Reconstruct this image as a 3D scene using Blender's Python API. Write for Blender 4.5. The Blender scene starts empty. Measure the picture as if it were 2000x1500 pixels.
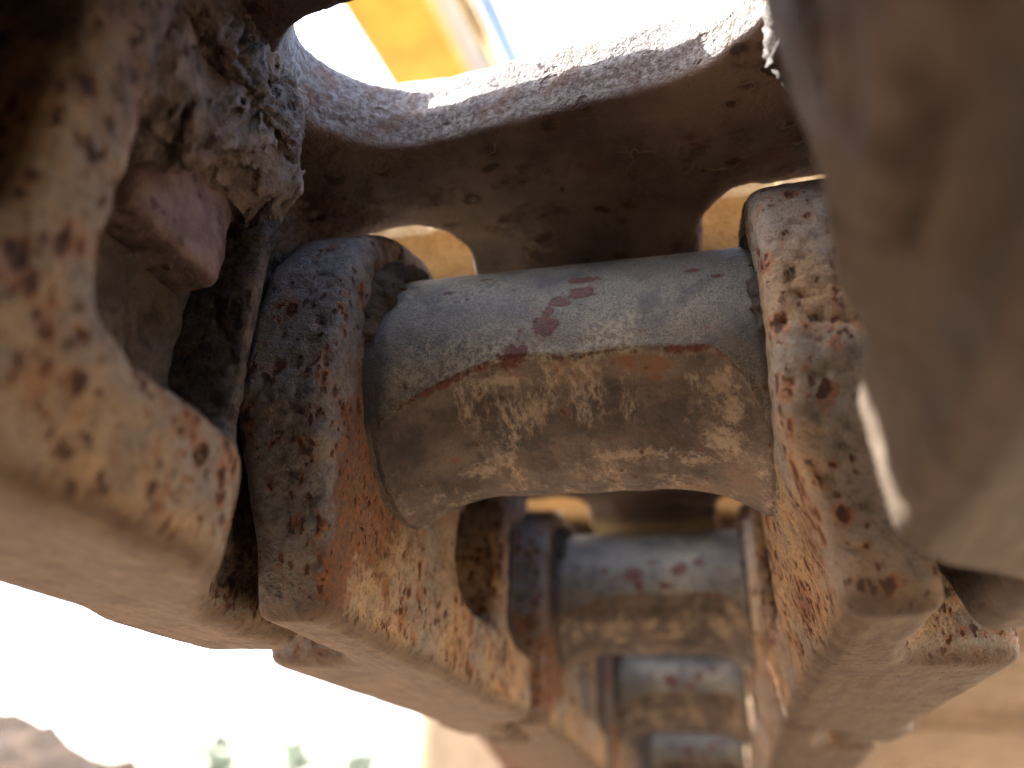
import bpy, math, random
import numpy as np
from mathutils import Vector, Matrix

# ------------------------------------------------------------------ camera, world, sun, exposure
SC = bpy.context.scene
COL = SC.collection
CAM = np.array([0.0303, -0.1649, -0.0842])
def _n(v): return v / np.linalg.norm(v)
F_PX = 1637.05
_Y = _n(np.array([479.36, -862.97, F_PX]))
_X = _n(np.array([1, .0844, -(_Y[0] + _Y[1] * .0844) / _Y[2]]))
_Z = -np.cross(_X, _Y)
right = Vector((_X[0], _Y[0], _Z[0])); upv = Vector((_X[1], _Y[1], _Z[1])); fwd = Vector((_X[2], _Y[2], _Z[2]))
cd = bpy.data.cameras.new('camera'); cam = bpy.data.objects.new('camera', cd); COL.objects.link(cam)
M = Matrix((right, upv, -fwd)).transposed().to_4x4(); M.translation = Vector(CAM)
cam.matrix_world = M
cd.sensor_width = 36; cd.lens = 36 * F_PX / 2000
cd.clip_start = .003; cd.clip_end = 2000
cd.dof.use_dof = True; cd.dof.focus_distance = .163; cd.dof.aperture_fstop = cd.lens / 3.0
SC.camera = cam

sun_travel = Vector((.56, -.008, -.83)).normalized()
tos = -sun_travel
w = bpy.data.worlds.new('World'); SC.world = w; w.use_nodes = True
nt = w.node_tree; nt.nodes.clear()
sky = nt.nodes.new('ShaderNodeTexSky'); sky.sky_type = 'NISHITA'; sky.sun_disc = False
sky.dust_density = 3.; sky.ozone_density = .4; sky.air_density = 1.; sky.sun_elevation = math.asin(tos.z); sky.sun_rotation = math.atan2(tos.x, tos.y)
bg = nt.nodes.new('ShaderNodeBackground'); bg.inputs[1].default_value = .15
wo = nt.nodes.new('ShaderNodeOutputWorld')
nt.links.new(sky.outputs[0], bg.inputs[0]); nt.links.new(bg.outputs[0], wo.inputs[0])
sl = bpy.data.lights.new('sun', 'SUN'); sl.energy = 4.5; sl.angle = math.radians(.5); sl.color = (1, .95, .87)
so = bpy.data.objects.new('sun', sl); COL.objects.link(so)
so.rotation_euler = sun_travel.to_track_quat('-Z', 'Y').to_euler()
SC.view_settings.view_transform = 'Standard'; SC.view_settings.look = 'None'
SC.view_settings.exposure = 3.3; SC.view_settings.gamma = 1
SC.cycles.max_bounces = 8; SC.cycles.diffuse_bounces = 6

# ------------------------------------------------------------------ numpy helpers
rng = np.random.RandomState(7)
PERM = rng.permutation(256); PERM = np.concatenate([PERM, PERM, PERM])
GR = rng.normal(size=(256, 3)); GR /= np.linalg.norm(GR, axis=1)[:, None]
def perlin(P):
    i = np.floor(P).astype(int); f = P - i; u = f * f * f * (f * (f * 6 - 15) + 10); i &= 255
    out = 0
    for a in (0, 1):
        for b in (0, 1):
            for c in (0, 1):
                h = PERM[PERM[PERM[i[:, 0] + a] + i[:, 1] + b] + i[:, 2] + c]
                g = GR[h]; d = (g * (f - np.array([a, b, c]))).sum(1)
                wgt = (u[:, 0] if a else 1 - u[:, 0]) * (u[:, 1] if b else 1 - u[:, 1]) * (u[:, 2] if c else 1 - u[:, 2])
                out = out + wgt * d
    return out * 1.5
def fbm(P, s, o=3):
    r = 0; a = 1.
    for k in range(o):
        r = r + a * perlin(P * s + 17.3 * k); s *= 2.03; a *= .5
    return r
def smin(a, b, k):
    h = np.maximum(k - np.abs(a - b), 0) / k; return np.minimum(a, b) - h * h * k * .25
def smax(a, b, k): return -smin(-a, -b, k)
def sstep(a, b, x):
    t = np.clip((x - a) / (b - a), 0, 1); return t * t * (3 - 2 * t)
def rbox2(y, z, y0, y1, z0, z1, r):
    qy = np.abs(y - (y0 + y1) / 2) - (y1 - y0) / 2 + r; qz = np.abs(z - (z0 + z1) / 2) - (z1 - z0) / 2 + r
    return np.hypot(np.maximum(qy, 0), np.maximum(qz, 0)) + np.minimum(np.maximum(qy, qz), 0) - r
def rbox3(x, y, z, c, h, r):
    q = [np.abs(v - cc) - hh + r for v, cc, hh in zip((x, y, z), c, h)]
    return np.sqrt(sum(np.maximum(v, 0) ** 2 for v in q)) + np.minimum(np.maximum(np.maximum(q[0], q[1]), q[2]), 0) - r
def poly_sdf(y, z, pts):
    pts = np.array(pts); d = np.full(y.shape, 1e9); s = np.ones(y.shape)
    n = len(pts)
    for i in range(n):
        a = pts[i]; b = pts[i - 1]; e = b - a
        wy = y - a[0]; wz = z - a[1]
        t = np.clip((wy * e[0] + wz * e[1]) / (e @ e), 0, 1)
        d = np.minimum(d, (wy - t * e[0]) ** 2 + (wz - t * e[1]) ** 2)
        c1 = z >= a[1]; c2 = z < b[1]; c3 = e[0] * wz > e[1] * wy
        fl = (c1 & c2 & c3) | (~c1 & ~c2 & ~c3); s = np.where(fl, -s, s)
    return s * np.sqrt(d)
def grid(lo, hi, h):
    ax = [np.arange(a - 2 * h, b + 3 * h, h) for a, b in zip(lo, hi)]
    return np.meshgrid(*ax, indexing='ij', sparse=True), np.array([a[0] for a in ax])
def nets(d, org, h):
    """surface nets: distance field -> vertices, quads"""
    s = d < 0; nx, ny, nz = d.shape
    c = np.zeros((nx - 1, ny - 1, nz - 1), np.int8)
    for a in (0, 1):
        for b in (0, 1):
            for e in (0, 1): c += s[a:nx - 1 + a, b:ny - 1 + b, e:nz - 1 + e]
    act = np.argwhere((c > 0) & (c < 8))
    idx = np.full(c.shape, -1, np.int32); idx[tuple(act.T)] = np.arange(len(act))
    acc = np.zeros((len(act), 3)); cnt = np.zeros(len(act))
    cor = [(a, b, e) for a in (0, 1) for b in (0, 1) for e in (0, 1)]
    val = {q: d[act[:, 0] + q[0], act[:, 1] + q[1], act[:, 2] + q[2]] for q in cor}
    for q in cor:
        for ax in range(3):
            if q[ax] == 0:
                r = list(q); r[ax] = 1; r = tuple(r)
                m = (val[q] < 0) != (val[r] < 0)
                t = val[q] / np.where(m, val[q] - val[r], 1)
                p = np.tile(np.array(q, float), (len(act), 1)); p[:, ax] += t
                acc[m] += p[m]; cnt[m] += 1
    V = org + (act + acc / cnt[:, None]) * h
    Fs = []
    for ax in range(3):
        sl0 = [slice(1, n - 1) for n in d.shape]; sl1 = list(sl0)
        sl0[ax] = slice(0, d.shape[ax] - 1); sl1[ax] = slice(1, d.shape[ax])
        A = s[tuple(sl0)]; B = s[tuple(sl1)]
        for flip, m in ((0, A & ~B), (1, ~A & B)):
            e = np.argwhere(m)
            if not len(e): continue
            base = e.copy()
            o1, o2 = [(1, 2), (2, 0), (0, 1)][ax]
            for q in range(3):
                if q != ax: base[:, q] += 1
            def g(k1, k2):
                t = base.copy(); t[:, o1] -= k1; t[:, o2] -= k2; return idx[t[:, 0], t[:, 1], t[:, 2]]
            quad = np.stack([g(1, 1), g(0, 1), g(0, 0), g(1, 0)], 1)
            Fs.append(quad[:, ::-1] if flip else quad)
    return V, np.concatenate(Fs)
def vnormals(V, Fq):
    n = np.cross(V[Fq[:, 2]] - V[Fq[:, 0]], V[Fq[:, 3]] - V[Fq[:, 1]])
    N = np.zeros_like(V)
    for k in range(4):
        for a in range(3): N[:, a] += np.bincount(Fq[:, k], n[:, a], len(V))
    return N / np.maximum(np.linalg.norm(N, axis=1), 1e-12)[:, None]
def to_mesh(name, V, Fq, mat, attrs=None, smooth=True):
    me = bpy.data.meshes.new(name)
    me.vertices.add(len(V)); me.vertices.foreach_set('co', V.astype(np.float32).ravel())
    k = Fq.shape[1]
    me.loops.add(Fq.size); me.loops.foreach_set('vertex_index', Fq.astype(np.int32).ravel())
    me.polygons.add(len(Fq)); me.polygons.foreach_set('loop_start', np.arange(0, Fq.size, k, dtype=np.int32))
    if smooth: me.polygons.foreach_set('use_smooth', np.ones(len(Fq), bool))
    me.update(calc_edges=True); me.validate()
    for n, v in (attrs or {}).items():
        a = me.attributes.new(n, 'FLOAT', 'POINT'); a.data.foreach_set('value', v.astype(np.float32))
    me.materials.append(mat)
    return me
def link(name, me, parent=None, label=None, cat=None, group=None, kind=None, loc=None):
    o = bpy.data.objects.new(name, me); COL.objects.link(o)
    if parent: o.parent = parent
    if loc is not None: o.location = loc
    if label: o['label'] = label
    if cat: o['category'] = cat
    if group: o['group'] = group
    if kind: o['kind'] = kind
    return o

# ------------------------------------------------------------------ materials
class NB:
    def __init__(s, name):
        s.m = bpy.data.materials.new(name); s.m.use_nodes = True; s.t = s.m.node_tree
        s.b = s.t.nodes['Principled BSDF']; s.out = s.t.nodes['Material Output']
    def n(s, typ, **kw):
        x = s.t.nodes.new(typ)
        for k, v in kw.items(): setattr(x, k, v)
        return x
    def set(s, sock, v):
        if isinstance(v, bpy.types.NodeSocket): s.t.links.new(v, sock)
        else: sock.default_value = v
    def math(s, op, a, b=0., c=0., clamp=False):
        x = s.n('ShaderNodeMath', operation=op, use_clamp=clamp)
        for i, v in enumerate((a, b, c)): s.set(x.inputs[i], v)
        return x.outputs[0]
    def coord(s, scale=(1, 1, 1), rnd=True, warp=0, wscale=100):
        tc = s.n('ShaderNodeTexCoord').outputs['Object']
        mp = s.n('ShaderNodeMapping'); s.set(mp.inputs['Vector'], tc); mp.inputs['Scale'].default_value = scale
        v = mp.outputs[0]
        if rnd:
            oi = s.n('ShaderNodeObjectInfo').outputs['Random']
            a = s.n('ShaderNodeVectorMath', operation='ADD'); s.set(a.inputs[0], v)
            cx = s.n('ShaderNodeCombineXYZ'); s.set(cx.inputs[0], oi); s.set(cx.inputs[1], oi)
            s.set(a.inputs[1], cx.outputs[0]); v = a.outputs[0]
        if warp:
            nz = s.noise(v, wscale, 3, color=True)
            sb = s.n('ShaderNodeVectorMath', operation='SUBTRACT'); s.set(sb.inputs[0], nz); sb.inputs[1].default_value = (.5, .5, .5)
            sc = s.n('ShaderNodeVectorMath', operation='SCALE'); s.set(sc.inputs[0], sb.outputs[0]); sc.inputs['Scale'].default_value = warp
            a = s.n('ShaderNodeVectorMath', operation='ADD'); s.set(a.inputs[0], v); s.set(a.inputs[1], sc.outputs[0]); v = a.outputs[0]
        return v
    def noise(s, v, scale, detail=4, rough=.55, color=False):
        x = s.n('ShaderNodeTexNoise'); s.set(x.inputs['Vector'], v); x.inputs['Scale'].default_value = scale
        x.inputs['Detail'].default_value = detail; x.inputs['Roughness'].default_value = rough
        return x.outputs['Color' if color else 'Fac']
    def voro(s, v, scale, rand=1.):
        x = s.n('ShaderNodeTexVoronoi'); s.set(x.inputs['Vector'], v); x.inputs['Scale'].default_value = scale; x.inputs['Randomness'].default_value = rand
        return x.outputs['Distance'], x.outputs['Color']
    def ramp(s, v, a, b, lo=0., hi=1.):
        x = s.n('ShaderNodeMapRange', interpolation_type='SMOOTHSTEP'); s.set(x.inputs[0], v)
        s.set(x.inputs[1], a); s.set(x.inputs[2], b); s.set(x.inputs[3], lo); s.set(x.inputs[4], hi)
        return x.outputs[0]
    def mix(s, f, a, b):
        x = s.n('ShaderNodeMix', data_type='RGBA'); s.set(x.inputs[0], f)
        for i, v in ((6, a), (7, b)): s.set(x.inputs[i], v if isinstance(v, bpy.types.NodeSocket) else (*v, 1))
        return x.outputs[2]
    def attr(s, name): return s.n('ShaderNodeAttribute', attribute_name=name).outputs['Fac']
    def bump(s, h, dist, strength=1., prev=None):
        x = s.n('ShaderNodeBump'); s.set(x.inputs['Height'], h); x.inputs['Distance'].default_value = dist; x.inputs['Strength'].default_value = strength
        if prev is not None: s.set(x.inputs['Normal'], prev)
        return x.outputs[0]
    def fin(s, col, rough=.7, nrm=None, spec=.4, metal=0.):
        s.set(s.b.inputs['Base Color'], col if isinstance(col, bpy.types.NodeSocket) else (*col, 1)); s.set(s.b.inputs['Roughness'], rough); s.set(s.b.inputs['Metallic'], metal)
        s.b.inputs['Specular IOR Level'].default_value = spec
        if nrm is not None: s.set(s.b.inputs['Normal'], nrm)
        return s.m
def objz(b, axis=2):
    tc = b.n('ShaderNodeTexCoord').outputs['Object']; sp = b.n('ShaderNodeSeparateXYZ'); b.set(sp.inputs[0], tc); return sp.outputs[axis]

def spots(b, v, scale, keep, r0, r1):
    """scattered rust flecks: 0..1 mask and a halo"""
    d, c = b.voro(v, scale)
    sp = b.n('ShaderNodeSeparateColor'); b.set(sp.inputs[0], c)
    on = b.ramp(sp.outputs[0], keep, keep + .02, 1, 0) if not isinstance(keep, bpy.types.NodeSocket) else b.math('LESS_THAN', sp.outputs[0], keep)
    rad = b.math('MULTIPLY_ADD', sp.outputs[1], r1 - r0, r0)
    core = b.math('MULTIPLY', b.ramp(b.math('DIVIDE', d, rad), .55, 1., 1, 0), on)
    halo = b.math('MULTIPLY', b.ramp(b.math('DIVIDE', d, rad), .7, 1.9, 1, 0), on)
    return core, halo

def link_material():
    b = NB('rusty_cast_steel')
    v = b.coord(); vw = b.coord(warp=.008, wscale=120); vs = b.coord(scale=(1, 1, .7), warp=.0035, wscale=420); vs2 = b.coord(scale=(1, 1, .6), warp=.0018, wscale=900)
    big = b.noise(v, 38, 4); mid = b.noise(v, 150, 6, .62); fine = b.noise(v, 800, 5, .68); grit = b.noise(v, 2600, 3, .6)
    col = b.mix(b.ramp(big, .36, .64), (.29, .26, .225), (.44, .30, .165))
    col = b.mix(b.ramp(mid, .48, .68, 0, .55), col, (.155, .15, .15))
    col = b.mix(b.ramp(fine, .48, .66, 0, .6), col, (.12, .088, .068))
    rim_shade = b.math('MULTIPLY', b.attr('rim_shade'), b.ramp(b.noise(vw, 90, 5), .3, .5, .5, 1.))
    col = b.mix(b.math('MULTIPLY', rim_shade, .8), col, b.mix(b.ramp(fine, .35, .65), (.05, .053, .062), (.19, .185, .19)))  # dark steel tone on the boss rims, painting in the left rim's shade
    bloomn = b.math('ADD', b.attr('bloom'), b.math('MULTIPLY', b.math('SUBTRACT', b.noise(vw, 110, 6, .65), .5), 1.5))
    bloom = b.math('MAXIMUM', b.ramp(bloomn, .34, .62), b.math('MULTIPLY', b.ramp(b.noise(vw, 60, 6, .65), .55, .68, 0, .75), b.math('MULTIPLY_ADD', b.attr('calm'), -1., 1.)))
    col = b.mix(b.math('MULTIPLY', bloom, .8), col, b.mix(b.ramp(fine, .36, .64), (.20, .075, .025), (.085, .035, .02)))
    dens = b.math('MULTIPLY', b.math('MULTIPLY_ADD', b.ramp(b.noise(v, 55, 5, .65), .38, .64), .78, .07), b.math('MULTIPLY_ADD', b.attr('calm'), -.9, 1.))
    c1, h1 = spots(b, vs, 330, dens, .13, .58)
    c2, h2 = spots(b, vs2, 620, b.math('MULTIPLY', dens, .9), .15, .55)
    brk = b.ramp(fine, .3, .5)
    c1 = b.math('MULTIPLY', c1, b.math('MULTIPLY_ADD', brk, .4, .6))
    col = b.mix(b.math('MULTIPLY', h1, .72), col, (.30, .10, .028))
    col = b.mix(b.math('MULTIPLY', h2, .4), col, (.22, .085, .03))
    dark = b.mix(b.ramp(fine, .4, .62), (.018, .008, .008), (.08, .026, .014))
    col = b.mix(b.math('MULTIPLY', c1, .92), col, dark); col = b.mix(b.math('MULTIPLY', c2, .85), col, dark)
    # brown soil on the upper half near the shoe
    soil = b.ramp(b.math('MULTIPLY_ADD', b.math('SUBTRACT', mid, .5), .05, objz(b)), -.016, .016)
    scol = b.mix(b.ramp(fine, .35, .65), (.085, .060, .047), (.23, .168, .128))
    scol = b.mix(b.ramp(mid, .5, .68, 0, .7), scol, (.045, .03, .026))
    scol = b.mix(b.math('MULTIPLY', c1, .75), scol, (.03, .016, .013))
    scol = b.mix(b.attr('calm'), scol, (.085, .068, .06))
    col = b.mix(b.math('MULTIPLY', soil, b.attr('soil')), col, scol)
    recess_dark = b.math('MULTIPLY', b.attr('recess_dark'), b.ramp(mid, .3, .55, .6, 1.))
    col = b.mix(b.math('MULTIPLY', recess_dark, .9), col, b.mix(b.ramp(fine, .36, .64), (.014, .013, .014), (.075, .06, .052)))  # recess darkening painted into the web's colour
    col = b.mix(b.math('MULTIPLY', b.attr('calm'), .85), col, b.mix(b.ramp(big, .4, .6), (.034, .028, .026), (.052, .043, .038)))  # shade of the nearest right link painted in as an even dark tone
    # rail tread: rubbed, evenly dusted
    tread = b.ramp(b.math('MULTIPLY_ADD', b.math('SUBTRACT', mid, .5), .005, objz(b)), -.0500, -.0542)
    streak = b.noise(b.coord(scale=(1, .12, 1)), 420, 4)
    tcol = b.mix(b.ramp(streak, .35, .65), (.085, .060, .043), (.125, .089, .061)); tcol = b.mix(b.ramp(mid, .46, .66, 0, .6), tcol, (.05, .032, .023))
    tcol = b.mix(b.math('MULTIPLY', c2, .5), tcol, (.06, .035, .025))
    col = b.mix(b.math('MULTIPLY', tread, .92), col, tcol)
    col = b.mix(b.ramp(grit, .35, .75, 0, .4), col, (.07, .055, .045))
    hgt = b.math('ADD', b.math('MULTIPLY', fine, .6), b.math('MULTIPLY', c1, -.6))
    hgt = b.math('ADD', hgt, b.math('MULTIPLY', c2, -.35)); hgt = b.math('MULTIPLY', hgt, b.math('MULTIPLY_ADD', tread, -.7, 1.))
    nr = b.bump(mid, .0022, .7); nr = b.bump(hgt, .0012, 1., nr); nr = b.bump(grit, .0003, .9, nr)
    return b.fin(col, b.math('MULTIPLY_ADD', fine, .3, .55), nr, .22)

def shoe_material():
    b = NB('rusty_shoe_plate')
    v = b.coord(); vw = b.coord(warp=.012, wscale=60); vs = b.coord(scale=(.7, 1, 1), warp=.006, wscale=200)
    big = b.noise(vw, 30, 5); mid = b.noise(v, 130, 5, .62); fine = b.noise(v, 800, 5, .65); grit = b.noise(v, 2400, 3)
    col = b.mix(b.ramp(big, .36, .64), (.078, .054, .046), (.20, .14, .107))
    col = b.mix(b.ramp(mid, .52, .72, 0, .8), col, (.034, .019, .017))
    col = b.mix(b.ramp(b.noise(vw, 55, 6, .65), .52, .66, 0, .75), col, (.102, .041, .024))
    c1, h1 = spots(b, vs, 190, .36, .12, .5)
    col = b.mix(b.math('MULTIPLY', h1, .4), col, (.129, .048, .020)); col = b.mix(b.math('MULTIPLY', c1, .8), col, (.031, .014, .010))
    # thin pale tide lines of dried mud
    rl = b.math('ABSOLUTE', b.math('SUBTRACT', b.noise(vw, 48, 3), .52))
    col = b.mix(b.math('MULTIPLY', b.ramp(rl, .002, .014, 1, 0), b.ramp(mid, .45, .6, 0, .8)), col, (.211, .156, .105))
    col = b.mix(b.ramp(fine, .5, .75, 0, .5), col, (.170, .122, .088))
    # rubbed pale mill scale on the plate's cut edges
    edge = b.attr('cut_edge')
    ecol = b.mix(b.ramp(fine, .38, .62), (.272, .245, .224), (.136, .102, .085))
    ecol = b.mix(b.math('MULTIPLY', b.ramp(b.noise(v, 95, 4), .5, .66), .8), ecol, (.163, .078, .041))
    col = b.mix(edge, col, ecol)
    # yellow-tan road dust caught along the front and rear lips
    dust = b.math('MULTIPLY', b.attr('lip_dust'), b.ramp(b.math('MULTIPLY_ADD', mid, .6, b.attr('lip_dust')), .45, 1.))
    col = b.mix(dust, col, b.mix(b.ramp(fine, .35, .65), (.52, .34, .14), (.60, .42, .19)))
    far = b.ramp(objz(b, 0), .07, .10)
    tan = b.mix(b.ramp(b.noise(b.coord(scale=(.25, 1, 1)), 120, 4), .35, .65), (.204, .143, .095), (.272, .197, .129))
    col = b.mix(b.math('MULTIPLY', far, .85), col, tan)
    nr = b.bump(mid, .0022, .7); nr = b.bump(b.math('ADD', fine, b.math('MULTIPLY', c1, -.8)), .0009, .9, nr); nr = b.bump(grit, .0003, .8, nr)
    return b.fin(col, b.math('MULTIPLY_ADD', fine, .25, .55), nr, .3)

def bushing_material():
    b = NB('worn_bushing_steel')
    v = b.coord(); vw = b.coord(warp=.003, wscale=300); vst = b.coord(scale=(1, .45, .45))
    mid = b.noise(v, 120, 6, .65); fine = b.noise(v, 900, 6, .72); sp = b.noise(v, 2600, 4, .65); big = b.noise(v, 40, 5, .6)
    col = b.mix(b.ramp(sp, .36, .64), (.092, .086, .074), (.215, .198, .155))
    col = b.mix(b.ramp(mid, .46, .66, 0, .75), col, (.062, .06, .058))
    col = b.mix(b.math('MULTIPLY', b.ramp(big, .46, .62), b.ramp(fine, .40, .60)), col, (.33, .30, .215))
    col = b.mix(b.ramp(b.noise(vst, 700, 5, .7), .56, .7, 0, .6), col, (.045, .045, .047))
    col = b.mix(b.ramp(b.noise(vw, 95, 5), .58, .68, 0, .5), col, (.15, .115, .075))
    c2, h2 = spots(b, vw, 420, .10, .10, .36)
    wear = b.attr('wear')
    wcol = b.mix(b.ramp(b.noise(vw, 75, 7, .68), .36, .64), (.055, .043, .037), (.155, .117, .09))
    wcol = b.mix(b.ramp(sp, .5, .68, 0, .6), wcol, (.05, .042, .038))
    scf = b.ramp(b.math('ADD', b.attr('scuff'), b.math('MULTIPLY', b.math('SUBTRACT', b.noise(v, 480, 7, .78), .5), 2.6)), .42, .95)
    pale = b.math('MULTIPLY', b.ramp(b.noise(b.coord(scale=(1.1, .6, .6)), 70, 7, .74), .49, .62), b.ramp(b.noise(vst, 1000, 5, .7), .40, .58))
    wcol = b.mix(b.math('MAXIMUM', b.math('MULTIPLY', pale, .6), b.math('MULTIPLY', scf, .5)), wcol, (.46, .375, .27))
    wcol = b.mix(b.ramp(b.noise(v, 130, 6, .65), .56, .68, 0, .75), wcol, (.035, .035, .036))
    wcol = b.mix(b.math('MULTIPLY', b.ramp(b.noise(v, 75, 5, .65), .60, .70), .75), wcol, (.17, .07, .03))
    wf = b.ramp(b.math('MULTIPLY_ADD', b.math('SUBTRACT', b.noise(v, 260, 5, .65), .5), 1.1, wear), .2, .75)
    col = b.mix(wf, col, wcol)
    col = b.mix(b.math('MULTIPLY', h2, .45), col, (.16, .07, .035)); col = b.mix(b.math('MULTIPLY', c2, .8), col, (.045, .02, .015))
    bl = b.math('ADD', b.attr('blot'), b.math('MULTIPLY', b.math('SUBTRACT', b.noise(v, 420, 6, .7), .5), 1.3))
    blm = b.ramp(bl, .5, .64); bh = b.ramp(bl, .38, .55)
    col = b.mix(b.math('MULTIPLY', bh, .5), col, (.14, .085, .055))
    col = b.mix(b.math('MULTIPLY', blm, .93), col, b.mix(b.ramp(fine, .36, .62), (.045, .011, .008), (.13, .034, .016)))
    gr = b.ramp(b.math('MULTIPLY_ADD', b.math('SUBTRACT', mid, .5), .8, b.attr('grime_shade')), .3, .8)
    col = b.mix(b.math('MULTIPLY', gr, .85), col, b.mix(fine, (.02, .022, .026), (.07, .065, .06)))  # dark bushing ends: oily dirt plus contact shade painted in
    nr = b.bump(mid, .0007, .5); nr = b.bump(fine, .00032, .9, nr); nr = b.bump(b.math('ADD', sp, b.math('MULTIPLY', blm, .9)), .00016, .8, nr)
    return b.fin(col, b.math('ADD', b.math('MULTIPLY_ADD', fine, .4, .30), b.math('MULTIPLY', wf, .18)), nr, .5, .15)

def mud_material(name='dried_mud', tint=1.):
    b = NB(name)
    v = b.coord(); mid = b.noise(v, 160, 5, .6); fine = b.noise(v, 900, 5, .65)
    col = b.mix(b.ramp(mid, .35, .65), (.115 * tint, .083 * tint, .066 * tint), (.25 * tint, .188 * tint, .143 * tint))
    col = b.mix(b.ramp(fine, .55, .75, 0, .6), col, (.07 * tint, .055 * tint, .05 * tint))
    col = b.mix(b.ramp(b.noise(v, 60, 4), .52, .66, 0, .6), col, (.17 * tint, .145 * tint, .13 * tint))
    nr = b.bump(mid, .003, .7); nr = b.bump(fine, .0009, .9, nr)
    return b.fin(col, .85, nr, .25)

def nut_material():
    b = NB('rusty_nut_steel')
    v = b.coord(); mid = b.noise(v, 150, 5, .6); fine = b.noise(v, 900, 5, .65)
    col = b.mix(b.ramp(mid, .38, .62), (.14, .086, .07), (.22, .15, .13))
    col = b.mix(b.ramp(b.noise(v, 90, 4), .5, .64, 0, .8), col, (.055, .034, .024))
    c1, h1 = spots(b, b.coord(warp=.004, wscale=200), 300, .3, .15, .45)
    col = b.mix(b.math('MULTIPLY', c1, .7), col, (.05, .022, .016)); col = b.mix(b.ramp(b.noise(v, 120, 3), .64, .7, 0, .7), col, (.27, .07, .025))
    nr = b.bump(mid, .0015, .6); nr = b.bump(fine, .0005, .8, nr)
    return b.fin(col, .62, nr, .4)

def paint(name, col, rough=.35, bumpv=.0):
    b = NB(name); v = b.coord(); n = b.noise(v, 9, 5)
    c = b.mix(b.ramp(n, .35, .7), col, tuple(x * .72 for x in col))
    return b.fin(c, rough, None, .5)

MAT_LINK = link_material(); MAT_SHOE = shoe_material(); MAT_BUSH = bushing_material()
MAT_MUD = mud_material(); MAT_GRIME = mud_material('oily_grit', .3); MAT_NUT = nut_material()

# ------------------------------------------------------------------ the ground
def ground_mat():
    b = NB('sandy_yard'); v = b.coord(rnd=False)
    big = b.noise(v, .35, 5); mid = b.noise(v, 6, 6); fine = b.noise(v, 60, 4)
    col = b.mix(b.ramp(big, .35, .65), (.43, .315, .20), (.37, .27, .17)); col = b.mix(b.ramp(mid, .45, .7, 0, .5), col, (.33, .23, .14))
    return b.fin(col, .95, b.bump(b.math('ADD', mid, fine), .03, .6), .2)
GZ = -.62
n = 90
ax = np.sign(np.linspace(-1, 1, n)) * np.abs(np.linspace(-1, 1, n)) ** 4 * 900
gx, gy = np.meshgrid(ax, ax, indexing='ij'); P = np.stack([gx.ravel(), gy.ravel(), np.zeros(n * n)], 1)
rr = np.hypot(P[:, 0], P[:, 1])
P[:, 2] = GZ + .03 * fbm(P, .9, 3) * np.minimum(rr, 3) / 3
ii = np.arange(n * n).reshape(n, n)
gq = np.stack([ii[:-1, :-1], ii[1:, :-1], ii[1:, 1:], ii[:-1, 1:]], -1).reshape(-1, 4)
link('ground', to_mesh('ground', P, gq, ground_mat()), kind='structure')

# ------------------------------------------------------------------ the track chain
PITCH = .2; HALF = .03985; ZR = -.0553; ZS = .045
BETA = .0664; BETA_BACK = math.radians(1.2)
def S_bend(y): return .0215 * sstep(.130, .168, y)

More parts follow.
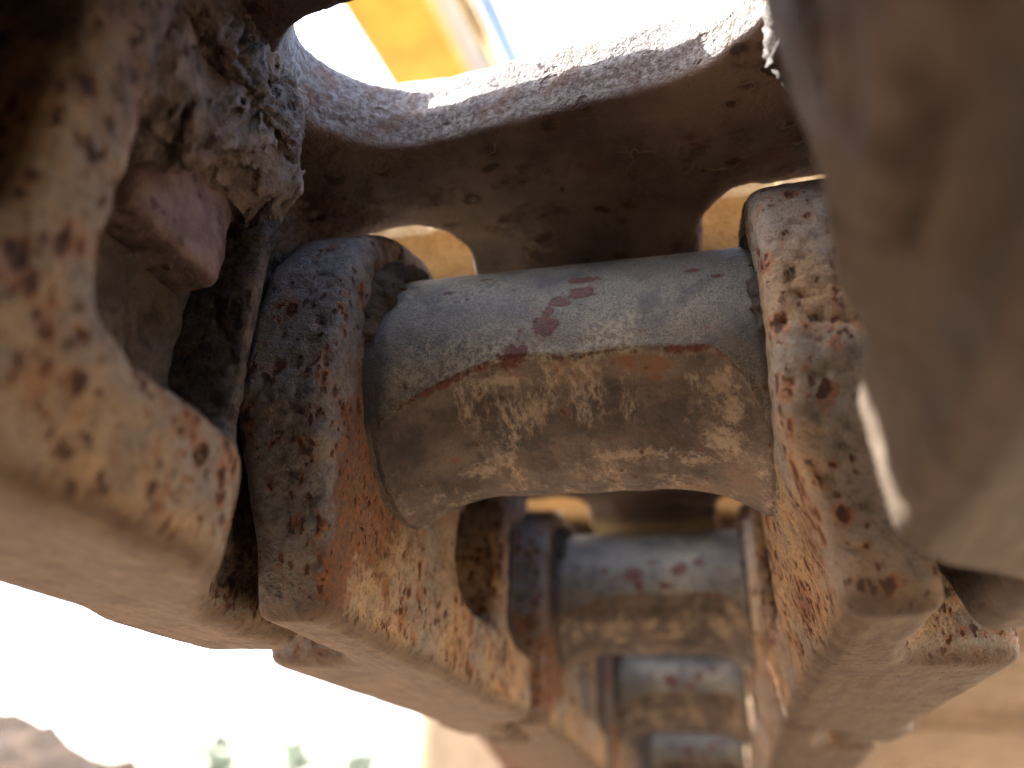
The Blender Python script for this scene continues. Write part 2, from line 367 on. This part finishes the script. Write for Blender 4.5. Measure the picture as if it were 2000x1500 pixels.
def build_link_mesh():
    h = .00095
    (u, y, z), org = grid((-.003, -.045, -.057), (.046, .243, .047), h)
    y2 = y[0] + 0 * z[0]; z2 = z[0] + 0 * y[0]
    d = np.hypot(y2, z2) - .040
    d = smin(d, np.hypot(y2 - .2, z2) - .0385, .002)
    body = poly_sdf(y2, z2, [(-.0385, -.016), (-.0365, -.03), (-.032, -.046), (-.0285, ZR), (.197, ZR), (.216, -.038), (.21, .03), (.172, ZS), (.028, ZS), (0, .038), (-.030, .0)])
    d = smin(d, body, .012)
    w1 = rbox2(y2, z2, .0445, .0885, -.0335, .026, .011)
    w2 = rbox2(y2, z2, .1025, .1455, -.0335, .027, .010)
    d = smax(d, -w1, .003); d = smax(d, -w2, .003)
    d3 = d[None, :, :]
    s = np.maximum(S_bend(y), .0075 * sstep(.012, .042, z) * sstep(.100, .120, y))
    # web outer face, widened at the rail and at the pad; the widening leaves room for the next link's boss
    uo = s + .0205 - .006 * sstep(-.012, -.05, z) * sstep(.034, .004, y)
    uw = np.maximum(uo, .0385 + .0035 * sstep(.15, .17, y))
    core = smax(s - u, u - uo, .004)
    zone = np.minimum(z + .033, .022 - z)
    pocket = smax(.0435 - np.hypot(y, z), .019 - y, .004)
    wsl = smax(smax(smax(s - u, u - uw, .004), zone, .006), pocket, .004)
    lat = smin(core, wsl, .005)
    D = smax(d3, lat, .0045)
    # hole for the bushing's press fit is filled by the bushing itself
    V, Fq = nets(D, org, h)
    N = vnormals(V, Fq)
    nz = fbm(V, 55, 2) * .0007 + fbm(V, 210, 3) * .00032
    pit = fbm(V + 3.1, 330, 2); nz -= np.maximum(pit - .28, 0) * .0016
    crust = sstep(.008, .020, V[:, 2]) * sstep(.098, .115, V[:, 1]) * sstep(.195, .18, V[:, 1]) * sstep(.03, .022, V[:, 0])
    Pr = V * np.array([1, 1.3, .5])
    nz = nz + crust * (.0014 - .0052 * np.abs(perlin(Pr * 165 + 1.4 * perlin(V * 70)[:, None])) - .0016 * np.abs(fbm(V + 9.3, 420, 2)))
    flat = sstep(-.0525, -.055, V[:, 2])
    V = V + N * (nz * (1 - .8 * flat))[:, None]
    soil = sstep(.02, .075, V[:, 1]) 
    bloom = np.exp(-(((V[:, 1] + .012) / .022) ** 2 + ((V[:, 2] + .028) / .022) ** 2)) * (V[:, 0] < .006) + .7 * np.exp(-((V[:, 1] + .026) / .006) ** 2) * (V[:, 0] < .006)
    return V, Fq, soil, np.clip(bloom * .8, 0, 1), sstep(.032, .024, V[:, 0] - S_bend(V[:, 1])) * sstep(.136, .144, V[:, 1]) * sstep(.012, .0, V[:, 2] - .02) * sstep(-.052, -.046, V[:, 2])
LV, LF, LSOIL, LBLOOM, LRECESS = build_link_mesh()
def side_mesh(sgn, calm=0.):
    V = LV.copy(); V[:, 0] = sgn * (HALF + LV[:, 0] - calm * .0052 * sstep(-.047, -.030, LV[:, 2]) * sstep(.120, .104, LV[:, 1]) * sstep(.03, .0, LV[:, 0])) + (0 if sgn < 0 or calm else .0062 * sstep(-.022, -.052, LV[:, 2])); Fq = LF if sgn > 0 else LF[:, ::-1]
    return to_mesh('track_link', V, Fq, MAT_LINK, {'soil': LSOIL, 'recess_dark': LRECESS, 'calm': np.full(len(LV), calm), 'bloom': LBLOOM * (1 if sgn < 0 else .3), 'rim_shade': sstep(-.021, -.027, LV[:, 1]) * (1 if sgn < 0 else .3)})
ME_LINK = {1: side_mesh(1), -1: side_mesh(-1)}; ME_LINK_SHADED = side_mesh(1, 1.)  # last mesh: nearest right link, spots muted and shade painted in

def slot_sdf(x, y):
    yy = y + .115 * x - .0008; xx = x + .0012
    a = rbox2(xx, yy, -.0485, .0485, .1240, .1575, .0155)
    return smax(a, np.hypot(np.maximum(np.abs(xx) - .0225, 0), np.maximum(yy - .1315, 0)) - .026, .002)
def build_shoe():
    h = .0013; XE = .34; XL = -.22
    (x, y, z), org = grid((XL, .008, .029), (XE, .236, .088), h)
    y2 = y[0] + 0 * z[0]; z2 = z[0] + 0 * y[0]
    prof = poly_sdf(y2, z2, [(.0125, .0595), (.0150, .0575), (.020, .0475), (.024, ZS), (.188, ZS), (.204, .0432), (.217, .0375), (.2265, .0335), (.2285, .0395), (.219, .047), (.205, .0545), (.196, .0595), (.190, .082), (.182, .083), (.174, .0595),
                             (.124, .0595), (.116, .082), (.108, .083), (.100, .0595), (.048, .0595), (.040, .082), (.032, .083), (.024, .0625), (.0130, .0715)])
    prof = prof - .0012
    d = prof[None] + 0 * x
    ex = np.abs(x - (XE + XL) / 2) - (XE - XL) / 2 + .002
    d = smax(d, ex + 0 * y + 0 * z, .003)
    # slotted clean-out hole with rounded ends and rounded lower arris
    sl = slot_sdf(x, y) + 0 * z
    d = smax(d, -(sl - .0022 * np.clip((.0515 - z) / .0065, 0, 1)), .0014)   # flame-cut hole with a bevelled lower edge
    for c in (-.050, .050):
        nt_ = rbox2(x, y, c - .0205, c + .0205, .1915, .26, .013) + 0 * z
        d = smax(d, -nt_, .004)
    V, Fq = nets(d, org, h)
    N = vnormals(V, Fq)
    inner = 1 - sstep(.09, .12, np.abs(V[:, 0]))
    nz = fbm(V, 40, 2) * .0008 + fbm(V, 150, 3) * .0006
    slv0 = np.abs(slot_sdf(V[:, 0], V[:, 1])); nz *= .35 + .65 * sstep(.003, .008, slv0)
    V = V + N * nz[:, None]
    slv = slot_sdf(V[:, 0], V[:, 1])
    edge = sstep(.0036, .0027, np.abs(slv)) * sstep(.0449, .0462, V[:, 2])
    lip = np.maximum(sstep(.028, .014, V[:, 1]), sstep(.2, .216, V[:, 1]) * .5) * sstep(.075, .06, np.abs(V[:, 0]))
    return to_mesh('track_shoe', V, Fq, MAT_SHOE, {'cut_edge': edge, 'lip_dust': lip})
ME_SHOE = build_shoe()

BR = .0285
def build_bushing(blots, seed):
    L = HALF + .006; nx, na = 330, 420
    X, A = np.meshgrid(np.linspace(-L, L, nx), np.linspace(0, 2 * np.pi, na, endpoint=False), indexing='ij')
    a = np.degrees(A)
    e = np.abs(X) / HALF
    prof = 1 - np.clip((e - .42) / .53, 0, 1) ** 2.2 * 1.0
    prof = np.where(e > .95, 0, np.maximum(prof, 0))
    wob = perlin(np.stack([X.ravel() * 60, A.ravel() * 0 + seed, A.ravel() * 0], 1)).reshape(X.shape)
    start = 193 + 2.2 * wob + np.where(X < 0, 23 * np.clip((e - .2) / .75, 0, 1) ** 2.0, 30 * np.clip((e - .66) / .29, 0, 1) ** 2.2)
    sh = sstep(-3, 11, a - start) * .58 + sstep(4, 48, a - start) * .42
    sh = sh * (1 - sstep(338, 352, a))
    W = sh * prof
    depth = .0066 * W
    P3 = np.stack([X.ravel(), np.cos(A).ravel() * BR, np.sin(A).ravel() * BR], 1)
    nz = (fbm(P3, 120, 3) * .00012 + W.ravel() * (fbm(P3, 150, 3) * .00035)).reshape(X.shape)
    lip = np.exp(-((a - start + 1.5) / 2.6) ** 2) * .00022 * (prof > .1)
    R = BR - depth + nz + lip
    V = np.stack([X.ravel(), (np.cos(A) * R).ravel(), (np.sin(A) * R).ravel()], 1)
    I = np.arange(nx * na).reshape(nx, na); J = np.roll(I, -1, 1)
    Fq = np.stack([I[:-1], I[1:], J[1:], J[:-1]], -1).reshape(-1, 4)[:, ::-1]
    B = np.zeros(X.shape)
    for bx, ba, rx, ra, tilt in blots:
        dx = (X - bx); da = (a - ba) * math.pi / 180 * BR
        q = np.hypot((dx + tilt * da) / rx, da / ra); B = np.maximum(B, 1.02 - .62 * q)
    SCF = np.zeros(X.shape)
    for bx, ba, rx, ra in ((-.0065, 212, .0022, .0035), (.0295, 207, .0022, .004), (.0315, 218, .0022, .006), (.030, 234, .0032, .005), (-.0155, 238, .0028, .004), (-.019, 250, .0035, .003), (.012, 243, .006, .0025), (-.012, 199, .006, .0012), (.024, 246, .003, .003)):
        if seed > 5: bx = -bx * .8 + .006 * math.sin(ba); ba = 212 + (ba * 7) % 36
        SCF = np.maximum(SCF, 1.0 - .5 * np.hypot((X - bx) / rx / 1.25, (a - ba) * math.pi / 180 * BR / ra))
    crease = np.exp(-((a - start + .5) / 2.6) ** 2) * (prof > .06) * (.56 + .22 * wob * 1.6)
    B = np.maximum(B, crease)
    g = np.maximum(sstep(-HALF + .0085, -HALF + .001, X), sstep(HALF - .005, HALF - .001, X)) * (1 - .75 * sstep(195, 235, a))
    # wear mask
    inw = sstep(-3, 4, a - start) * (1 - sstep(338, 352, a)) * (e < .97)
    return to_mesh('bushing', V, Fq, MAT_BUSH, {'wear': inw.ravel(), 'blot': np.clip(B, 0, 1.2).ravel(), 'scuff': np.clip(SCF, 0, 1).ravel(), 'grime_shade': g.ravel()})
BL1 = [(-.0024, 178, .0029, .0036, .0), (-.0016, 171.5, .0012, .0014, 0), (.0005, 166.5, .0034, .0017, -.5), (.0045, 162.5, .0042, .0027, .2), (.0048, 153.5, .0040, .0017, 0), (-.0085, 190, .0038, .0030, .2), (.0267, 154.6, .0022, .0011, 0), (-.0242, 153, .0016, .0009, 0), (-.0168, 143, .0022, .0012, 0), (.031, 160, .0016, .0010, 0)]
BL2 = [(-.006, 176, .0045, .004, .1), (-.004, 184, .0025, .0035, 0), (.012, 172, .004, .004, .3), (.006, 185, .0042, .002, -.7), (-.018, 172, .002, .0015, 0), (.001, 165, .0022, .0014, 0), (.02, 166, .003, .002, 0)]
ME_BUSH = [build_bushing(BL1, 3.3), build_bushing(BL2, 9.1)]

def lathe(prof, ax_pts=40):
    pr = np.array(prof); A = np.linspace(0, 2 * np.pi, ax_pts, endpoint=False)
    V = np.stack([np.repeat(pr[:, 0], ax_pts), np.outer(pr[:, 1], np.cos(A)).ravel(), np.outer(pr[:, 1], np.sin(A)).ravel()], 1)
    I = np.arange(len(V)).reshape(len(pr), ax_pts); J = np.roll(I, -1, 1)
    return V, np.stack([I[:-1], J[:-1], J[1:], I[1:]], -1).reshape(-1, 4)
def build_pin():
    V, Fq = lathe([(-.0865, .0002), (-.0865, .015), (-.085, .017), (.085, .017), (.0865, .015), (.0865, .0002)], 36)
    return to_mesh('pin', V, Fq, MAT_NUT)
ME_PIN = build_pin()

def build_nut():
    h = .0008
    (x, y, z), org = grid((-.0145, -.0145, 0), (.0145, .0145, .030), h)
    d = rbox3(x, y, z, (0, 0, .015), (.0132, .0132, .015), .0016)
    d = smax(d, np.hypot(x, y) - .0172 + .0 * z, .003)
    V, Fq = nets(d, org, h); N = vnormals(V, Fq); V = V + N * (fbm(V, 120, 3) * .0005)[:, None]
    return to_mesh('nut', V, Fq, MAT_NUT)
ME_NUT = build_nut()

def build_mud(seed, sgn):
    """clods of dried mud packed between link pad, nut and shoe"""
    h = .0008
    (u, y, z), org = grid((-.010, .092, -.006), (.04, .205, .049), h)
    U, Yy, Zz = np.broadcast_arrays(u, y, z)
    s = np.maximum(S_bend(Yy), .0075 * sstep(.012, .042, Zz) * sstep(.100, .120, Yy))
    Pn = np.stack([U.ravel() + seed, Yy.ravel() * .9, Zz.ravel() * .6], 1)
    n1 = (fbm(Pn, 70, 2)).reshape(U.shape); n2 = (np.abs(perlin(Pn * np.array([1, 1.4, .42]) * 150 + 1.5 * perlin(Pn * 60)[:, None])) + .45 * np.abs(fbm(Pn * np.array([1, 1.2, .7]), 380, 2))).reshape(U.shape)
    top = .0395 + .004 * n1
    thick = .0004 + .0035 * sstep(.02, .045, Zz) * sstep(.12, .15, Yy)
    low = .006 + .022 * sstep(.135, .118, Yy) * 0 + .016 * sstep(.118, .135, Yy) * sstep(.17, .15, Yy) + .03 * sstep(.17, .2, Yy)
    d = smax((s + .0022 - thick) - U, U - (s + .02), .003)
    d = smax(d, low - Zz, .005); d = smax(d, Zz - .0465, .002); d = smax(d, .098 - Yy, .004); d = smax(d, Yy - .198, .006)
    nutd = np.sqrt(((U - .020) / .018) ** 2 + ((Yy - .136) / .022) ** 2 + ((Zz - .026) / .013) ** 2) - 1
    d = smin(d, nutd * .014, .005)
    d = smin(d, smax(smax((s - .002) - U, .0425 - Zz, .003), smax(.112 - Yy, Yy - .19, .004), .004), .007)
    d = d - n1 * .0010 + n2 * .0050 - .0014
    d = smax(d, Zz - .0465, .001)
    V, Fq = nets(d, org, h)
    V[:, 0] = sgn * (HALF + V[:, 0]);
    return to_mesh('caked_mud', V, Fq if sgn > 0 else Fq[:, ::-1], MAT_MUD)
ME_MUD = {-1: build_mud(.31, -1), 1: build_mud(.77, 1)}

def build_plug(sgn, uc=.030, uh=.006, yc=.095, yh=.053):
    """dark plugs added in the bolt windows, standing in for shade there"""
    h = .0012
    (u, y, z), org = grid((uc - uh - .008, yc - yh - .004, -.040), (uc + uh + .006, yc + yh + .004, .030), h)
    U, Yy, Zz = np.broadcast_arrays(u, y, z)
    d = rbox3(U, Yy, Zz, (uc, yc, -.004), (uh, yh, .033), .003)
    Pn = np.stack([U.ravel(), Yy.ravel(), Zz.ravel()], 1)
    d = d + fbm(Pn, 120, 3).reshape(U.shape) * .0016
    V, Fq = nets(d, org, h); V[:, 0] = sgn * (HALF + V[:, 0])
    return to_mesh('shade_plug', V, Fq if sgn > 0 else Fq[:, ::-1], MAT_PLUG)
MAT_PLUG = mud_material('dark_plug', .45)  # plug colour, dark in place of shade
ME_PLUG = {-1: build_plug(-1), 1: build_plug(1)}; ME_PLUG_FULL = build_plug(1, .016, .018, .067, .026)
def build_grit(sgn, seed, a0, a1, rr=.0042):
    """oily grit packed where the bushing enters the link"""
    h = .0006
    (x, y, z), org = grid((-.006, -.038, -.038), (.006, .038, .042), h)
    X, Yy, Zz = np.broadcast_arrays(x, y, z)
    R = np.hypot(Yy, Zz); A = np.degrees(np.arctan2(Zz, Yy)) % 360
    Pn = np.stack([X.ravel() + seed, Yy.ravel(), Zz.ravel()], 1)
    fade = sstep(a0 - 12, a0 + 12, A) * (1 - sstep(a1 - 20, a1 + 12, A))
    r = rr * (.42 + .58 * fade)
    d = np.hypot(X + .000, (R - .0288)) - r
    d = d + (fade < .02) * .01
    d = d + (fbm(Pn, 230, 3) + .5 * np.abs(fbm(Pn + 2.2, 520, 2))).reshape(X.shape) * .0015
    V, Fq = nets(d, org, h)
    V[:, 0] = sgn * (HALF - .0008 + V[:, 0])
    return to_mesh('packed_grit', V, Fq if sgn < 0 else Fq, MAT_GRIME)
ME_GRIT = {-1: build_grit(-1, .2, 58, 168, .0040), 1: build_grit(1, .6, 60, 190, .0022)}

def joint_frames(k0, k1):
    J = {0: (0., 0.)}
    for k in range(0, k1 + 1):
        a = -BETA * k; J[k + 1] = (J[k][0] + PITCH * math.cos(a), J[k][1] + PITCH * math.sin(a))
    for k in range(-1, k0 - 1, -1):
        a = BETA_BACK * -k; J[k] = (J[k + 1][0] - PITCH * math.cos(a), J[k + 1][1] - PITCH * math.sin(a))
    return J
K0, K1 = -3, 4
YAW = math.radians(1.2)
JF = joint_frames(K0, K1)
LABELS = {
    -3: 'rusty track segment far behind the camera end of the chain',
    -2: 'rusty track segment joined behind the nearest blurred links',
    -1: 'nearest track segment, blurred pitted links at far left and right, slotted mud-caked shoe overhead',
    0: 'sharp track segment in the middle with worn grey bushing spotted with dark red rust',
    1: 'blurred track segment just beyond the sharp bushing, with the second pale bushing',
    2: 'third bushing and its links, small and blurred below the second bushing',
    3: 'fourth small blurred track segment at the bottom edge of the photo',
    4: 'last track segment curving down out of sight at the far end'}
for k in range(K0, K1 + 1):
    e = bpy.data.objects.new('track_segment', None); COL.objects.link(e)
    e.empty_display_size = .02
    e.location = (-math.sin(YAW) * max(JF[k][0], 0), JF[k][0], JF[k][1]); e.rotation_euler = ((-BETA * k if k >= 0 else BETA_BACK * -k), 0, YAW if k >= 0 else 0)
    e['label'] = LABELS[k]; e['category'] = 'track segment'; e['group'] = 'segments of the track chain'
    link('track_link', ME_LINK[-1], e)
    tl = link('track_link', ME_LINK_SHADED if k == -1 else ME_LINK[1], e)                         # worn chain: the right-hand links lean a little
    lean = math.radians(7.2 if k < 0 else 1.2)
    tl.rotation_euler = (0, -lean, 0); tl.location = (.0029 if k < 0 else -.0018, 0, -.048 * math.sin(lean))
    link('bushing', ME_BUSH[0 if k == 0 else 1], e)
    link('track_shoe', ME_SHOE, e)
    link('pin', ME_PIN, e, loc=(0, PITCH, 0))
    for s in (-1, 1):
        for yy in (.067, .1305):
            link('nut', ME_NUT, e, loc=(s * (HALF + (.0275 if yy > .1 else .022)), yy, -.0015 if yy > .1 else .0))
        link('caked_mud', ME_MUD[s], e, kind='stuff', label='dried brown mud caked against the shoe', loc=(-.0025 if s < 0 else .0145, 0, 0)) 
        link('packed_grit', ME_GRIT[s], e, kind='stuff')
        if k <= 0: link('shade_plug', ME_PLUG_FULL if k == -1 and s > 0 else ME_PLUG[s], e, kind='stuff', loc=tl.location if s > 0 else None)

# ------------------------------------------------------------------ the machine above and beside
def box_mesh(name, x0, x1, y0, y1, z0, z1, mat, bev=.01):
    import bmesh
    bm = bmesh.new(); bmesh.ops.create_cube(bm, size=1)
    for v in bm.verts: v.co = Vector((x0 + (v.co.x + .5) * (x1 - x0), y0 + (v.co.y + .5) * (y1 - y0), z0 + (v.co.z + .5) * (z1 - z0)))
    if bev: bmesh.ops.bevel(bm, geom=list(bm.edges), offset=bev, segments=3, affect='EDGES', profile=.5)
    me = bpy.data.meshes.new(name); bm.to_mesh(me); bm.free(); me.materials.append(mat); return me
YEL = paint('yellow_paint', (.44, .29, .055)); CHROME = NB('chrome_rod').fin((.55, .57, .6), .15, None, .5, 1.); BLUE = paint('blue_hose_sleeve', (.05, .12, .5))
boom = bpy.data.objects.new('excavator_boom', None); COL.objects.link(boom); boom.location = (-.82, 1.4, 2.0); boom.rotation_euler = (0, 0, math.radians(-5.9))
boom['label'] = 'yellow painted boom seen through the slot in the shoe'; boom['category'] = 'machine boom'
link('boom_beam', box_mesh('boom_beam', -.128, .128, -1.6, 2.2, 0, .38, YEL, .018), boom)
def cyl_mesh(name, r, l, mat, n=32):
    V, Fq = lathe([(-l / 2, .0005), (-l / 2, r), (l / 2, r), (l / 2, .0005)], n); V = V[:, [1, 0, 2]]
    return to_mesh(name, V, Fq[:, ::-1], mat)
link('cylinder_rod', cyl_mesh('cylinder_rod', .035, 3., CHROME), boom, loc=(.20, .2, .12))
link('hose', cyl_mesh('hose', .016, 3.2, BLUE), boom, loc=(.262, .2, .1))

# unseen blockers added under and behind the chain to keep its inside dark
def frame_mat():
    b = NB('rusty_frame_paint'); v = b.coord(); n = b.noise(v, 12, 6); f = b.noise(v, 90, 5)
    c = b.mix(b.ramp(n, .4, .6), (.13, .09, .065), (.20, .14, .09)); c = b.mix(b.ramp(f, .5, .7, 0, .6), c, (.08, .05, .035))
    return b.fin(c, .8, b.bump(f, .004, .6), .3)
MAT_FRAME = frame_mat()
tf = bpy.data.objects.new('blocker_beam', None); COL.objects.link(tf); tf.location = (0, -.3, -.4)  # beam added to cut ground bounce from below and left
tf['label'] = 'unseen beam added below the chain to block bounce light'; tf['category'] = 'light blocker'
link('blocker_box', box_mesh('blocker_box', -.60, .13, -.75, 1.2, -.12, .21, MAT_FRAME, .015), tf)
rl = bpy.data.objects.new('blocker_roller', None); COL.objects.link(rl); rl.location = (0, -.315, -.137)  # roller added behind the camera to hold back light from there
rl['label'] = 'unseen roller added behind the nearest segment to block light'; rl['category'] = 'carrier roller'
V, Fq = lathe([(-.092, .002), (-.092, .076), (-.084, .080), (-.036, .080), (-.034, .094), (.034, .094), (.036, .080), (.084, .080), (.092, .076), (.092, .002)], 64)
link('drum', to_mesh('drum', V, Fq, MAT_FRAME), rl)
V, Fq = lathe([(-.16, .002), (-.16, .028), (-.09, .028), (-.09, .002)], 32); link('blocker_plate', box_mesh('blocker_plate', .10, .125, -.30, .225, -.35, .077, MAT_FRAME, .008), rl)  # plate added to keep right-hand ground bounce off the rims
link('axle', to_mesh('axle', V, Fq, MAT_FRAME), rl)
iw = bpy.data.objects.new('blocker_wheel', None); COL.objects.link(iw); iw.location = (0, -.72, -.32)  # wheel added to close the chain's near end against light
iw['label'] = 'unseen wheel added behind the near end of the track to block light'; iw['category'] = 'idler wheel'
V, Fq = lathe([(-.03, .03), (-.03, .2), (-.075, .215), (-.075, .255), (-.033, .262), (-.03, .29), (.03, .29), (.033, .262), (.075, .255), (.075, .215), (.03, .2), (.03, .03)], 64)
link('rim', to_mesh('rim', V, Fq, MAT_FRAME), iw)
V, Fq = lathe([(-.1, .001), (-.1, .045), (.1, .045), (.1, .001)], 32); link('hub', to_mesh('hub', V, Fq, MAT_FRAME), iw)

# ------------------------------------------------------------------ what shows beyond the chain
body = link('blocker_body', box_mesh('blocker_body', -2.4, -.78, -2.2, .36, -.32, .12, MAT_FRAME, .04), label='unseen carbody between the tracks left of the chain', cat='machine body')  # out-of-view block added to darken the left side
OCH = paint('ochre_paint', (.36, .215, .10), .5)
pn = bpy.data.objects.new('counterweight', None); COL.objects.link(pn); pn.location = (.1, 3.3, .1)
pn['label'] = 'blurred ochre painted machine body beyond the far end of the chain'; pn['category'] = 'counterweight'
link('casting', box_mesh('casting', -1.17, 1.2, -.6, .8, -.55, .62, OCH, .06), pn)
link('bumper_strip', box_mesh('bumper_strip', -1.1, 1.1, -.63, -.603, -.35, -.22, MAT_FRAME, .01), pn)

def mound_mat():
    b = NB('brown_rubble'); v = b.coord(rnd=False); n = b.noise(v, 9, 6); f = b.noise(v, 50, 5)
    c = b.mix(b.ramp(n, .38, .62), (.014, .007, .003), (.034, .018, .008)); c = b.mix(b.ramp(f, .5, .7, 0, .6), c, (.05, .032, .02))
    return b.fin(c, .95, b.bump(b.math('ADD', n, f), .05, .7), .2)
n = 120; ax = np.linspace(-2.7, 2.7, n); gx, gy = np.meshgrid(ax, ax, indexing='ij'); r = np.hypot(gx, gy)
P = np.stack([gx.ravel(), gy.ravel(), (.71 * (1 - sstep(.1, 2.6, r))).ravel() - .02], 1)
P[:, 2] += (fbm(P + 3.3, 2.2, 4) * .07 + np.abs(fbm(P, 7, 3)) * .05) * sstep(2.6, 2.0, r).ravel()
ii = np.arange(n * n).reshape(n, n); gq = np.stack([ii[:-1, :-1], ii[1:, :-1], ii[1:, 1:], ii[:-1, 1:]], -1).reshape(-1, 4)
link('rubble_mound', to_mesh('rubble_mound', P, gq, mound_mat()), label='brown rubble mound at the lower left corner of the photo', cat='rubble mound', loc=(-2.35, 1.95, GZ))

LEAF = NB('leaf_green').fin((.085, .115, .07), .6, None, .3); BARK = NB('bark').fin((.12, .09, .065), .9, None, .2)
rnd = random.Random(5)
def leaves(n, rx, rz, cz, size, clumps):
    cl = []
    for _ in range(clumps):
        a = rnd.uniform(0, 6.28); q = rnd.random() ** .5; cl.append((math.cos(a) * q * rx, math.sin(a) * q * rx, cz + rnd.uniform(-1, 1) * rz * (1 - .5 * q), rnd.uniform(.25, .5) * rx))
    V = []; Fq = []
    for i in range(n):
        cx, cy, c2, cr = rnd.choice(cl)
        p = Vector((cx, cy, c2)) + Vector((rnd.gauss(0, 1), rnd.gauss(0, 1), rnd.gauss(0, .8))) * cr * .6
        a = Vector((rnd.gauss(0, 1), rnd.gauss(0, 1), rnd.gauss(0, 1))).normalized(); c = a.orthogonal().normalized(); sz = size * rnd.uniform(.6, 1.3)
        k = len(V); V += [p - a * sz, p + c * sz * .5, p + a * sz, p - c * sz * .5]; Fq.append((k, k + 1, k + 2, k + 3))
    return np.array(V), np.array(Fq)
def trunk_mesh(h, r):
    V, Fq = lathe([(0, r * 1.4), (h * .15, r), (h * .6, r * .7), (h, r * .25)], 10); V = V[:, [1, 2, 0]]
    return to_mesh('trunk', V, Fq, BARK)
def direction(px, dist):
    d = fwd * F_PX + right * (px[0] - 1000) + upv * (750 - px[1]); h = math.hypot(d.x, d.y); return d.x / h * dist, d.y / h * dist
TREES = [((430, 1430), 42, 3.5, 'slim far tree left of the taller one, washed out by the sky'), ((590, 1410), 45, 4.3, 'tallest far tree on the bright skyline below the links'), ((705, 1440), 48, 3.9, 'small far tree right of the tallest one on the skyline')]
for px, dist, hh, lab in TREES:
    x, yq = direction(px, dist); t = bpy.data.objects.new('far_tree', None); COL.objects.link(t); t.location = (x, yq, GZ)
    t['label'] = lab; t['category'] = 'tree'; t['group'] = 'trees on the far skyline'
    link('trunk', trunk_mesh(hh * .85, .09), t)
    V, Fq = leaves(900, .7, hh * .34, hh * .62, .13, 22); link('crown', to_mesh('crown', V, Fq, LEAF, smooth=False), t)
for px, dist, lab in [((300, 1480), 36, 'low far bush at the left of the skyline'), ((520, 1470), 40, 'low far bush below the skyline trees'), ((770, 1475), 38, 'low far bush beside the ochre machine body')]:
    x, yq = direction(px, dist); t = bpy.data.objects.new('bush', None); COL.objects.link(t); t.location = (x, yq, GZ)
    t['label'] = lab; t['category'] = 'bush'; t['group'] = 'bushes on the far skyline'
    V, Fq = leaves(700, 2.6, .55, .9, .12, 16); link('foliage', to_mesh('foliage', V, Fq, LEAF, smooth=False), t); link('stem', trunk_mesh(.9, .08), t)
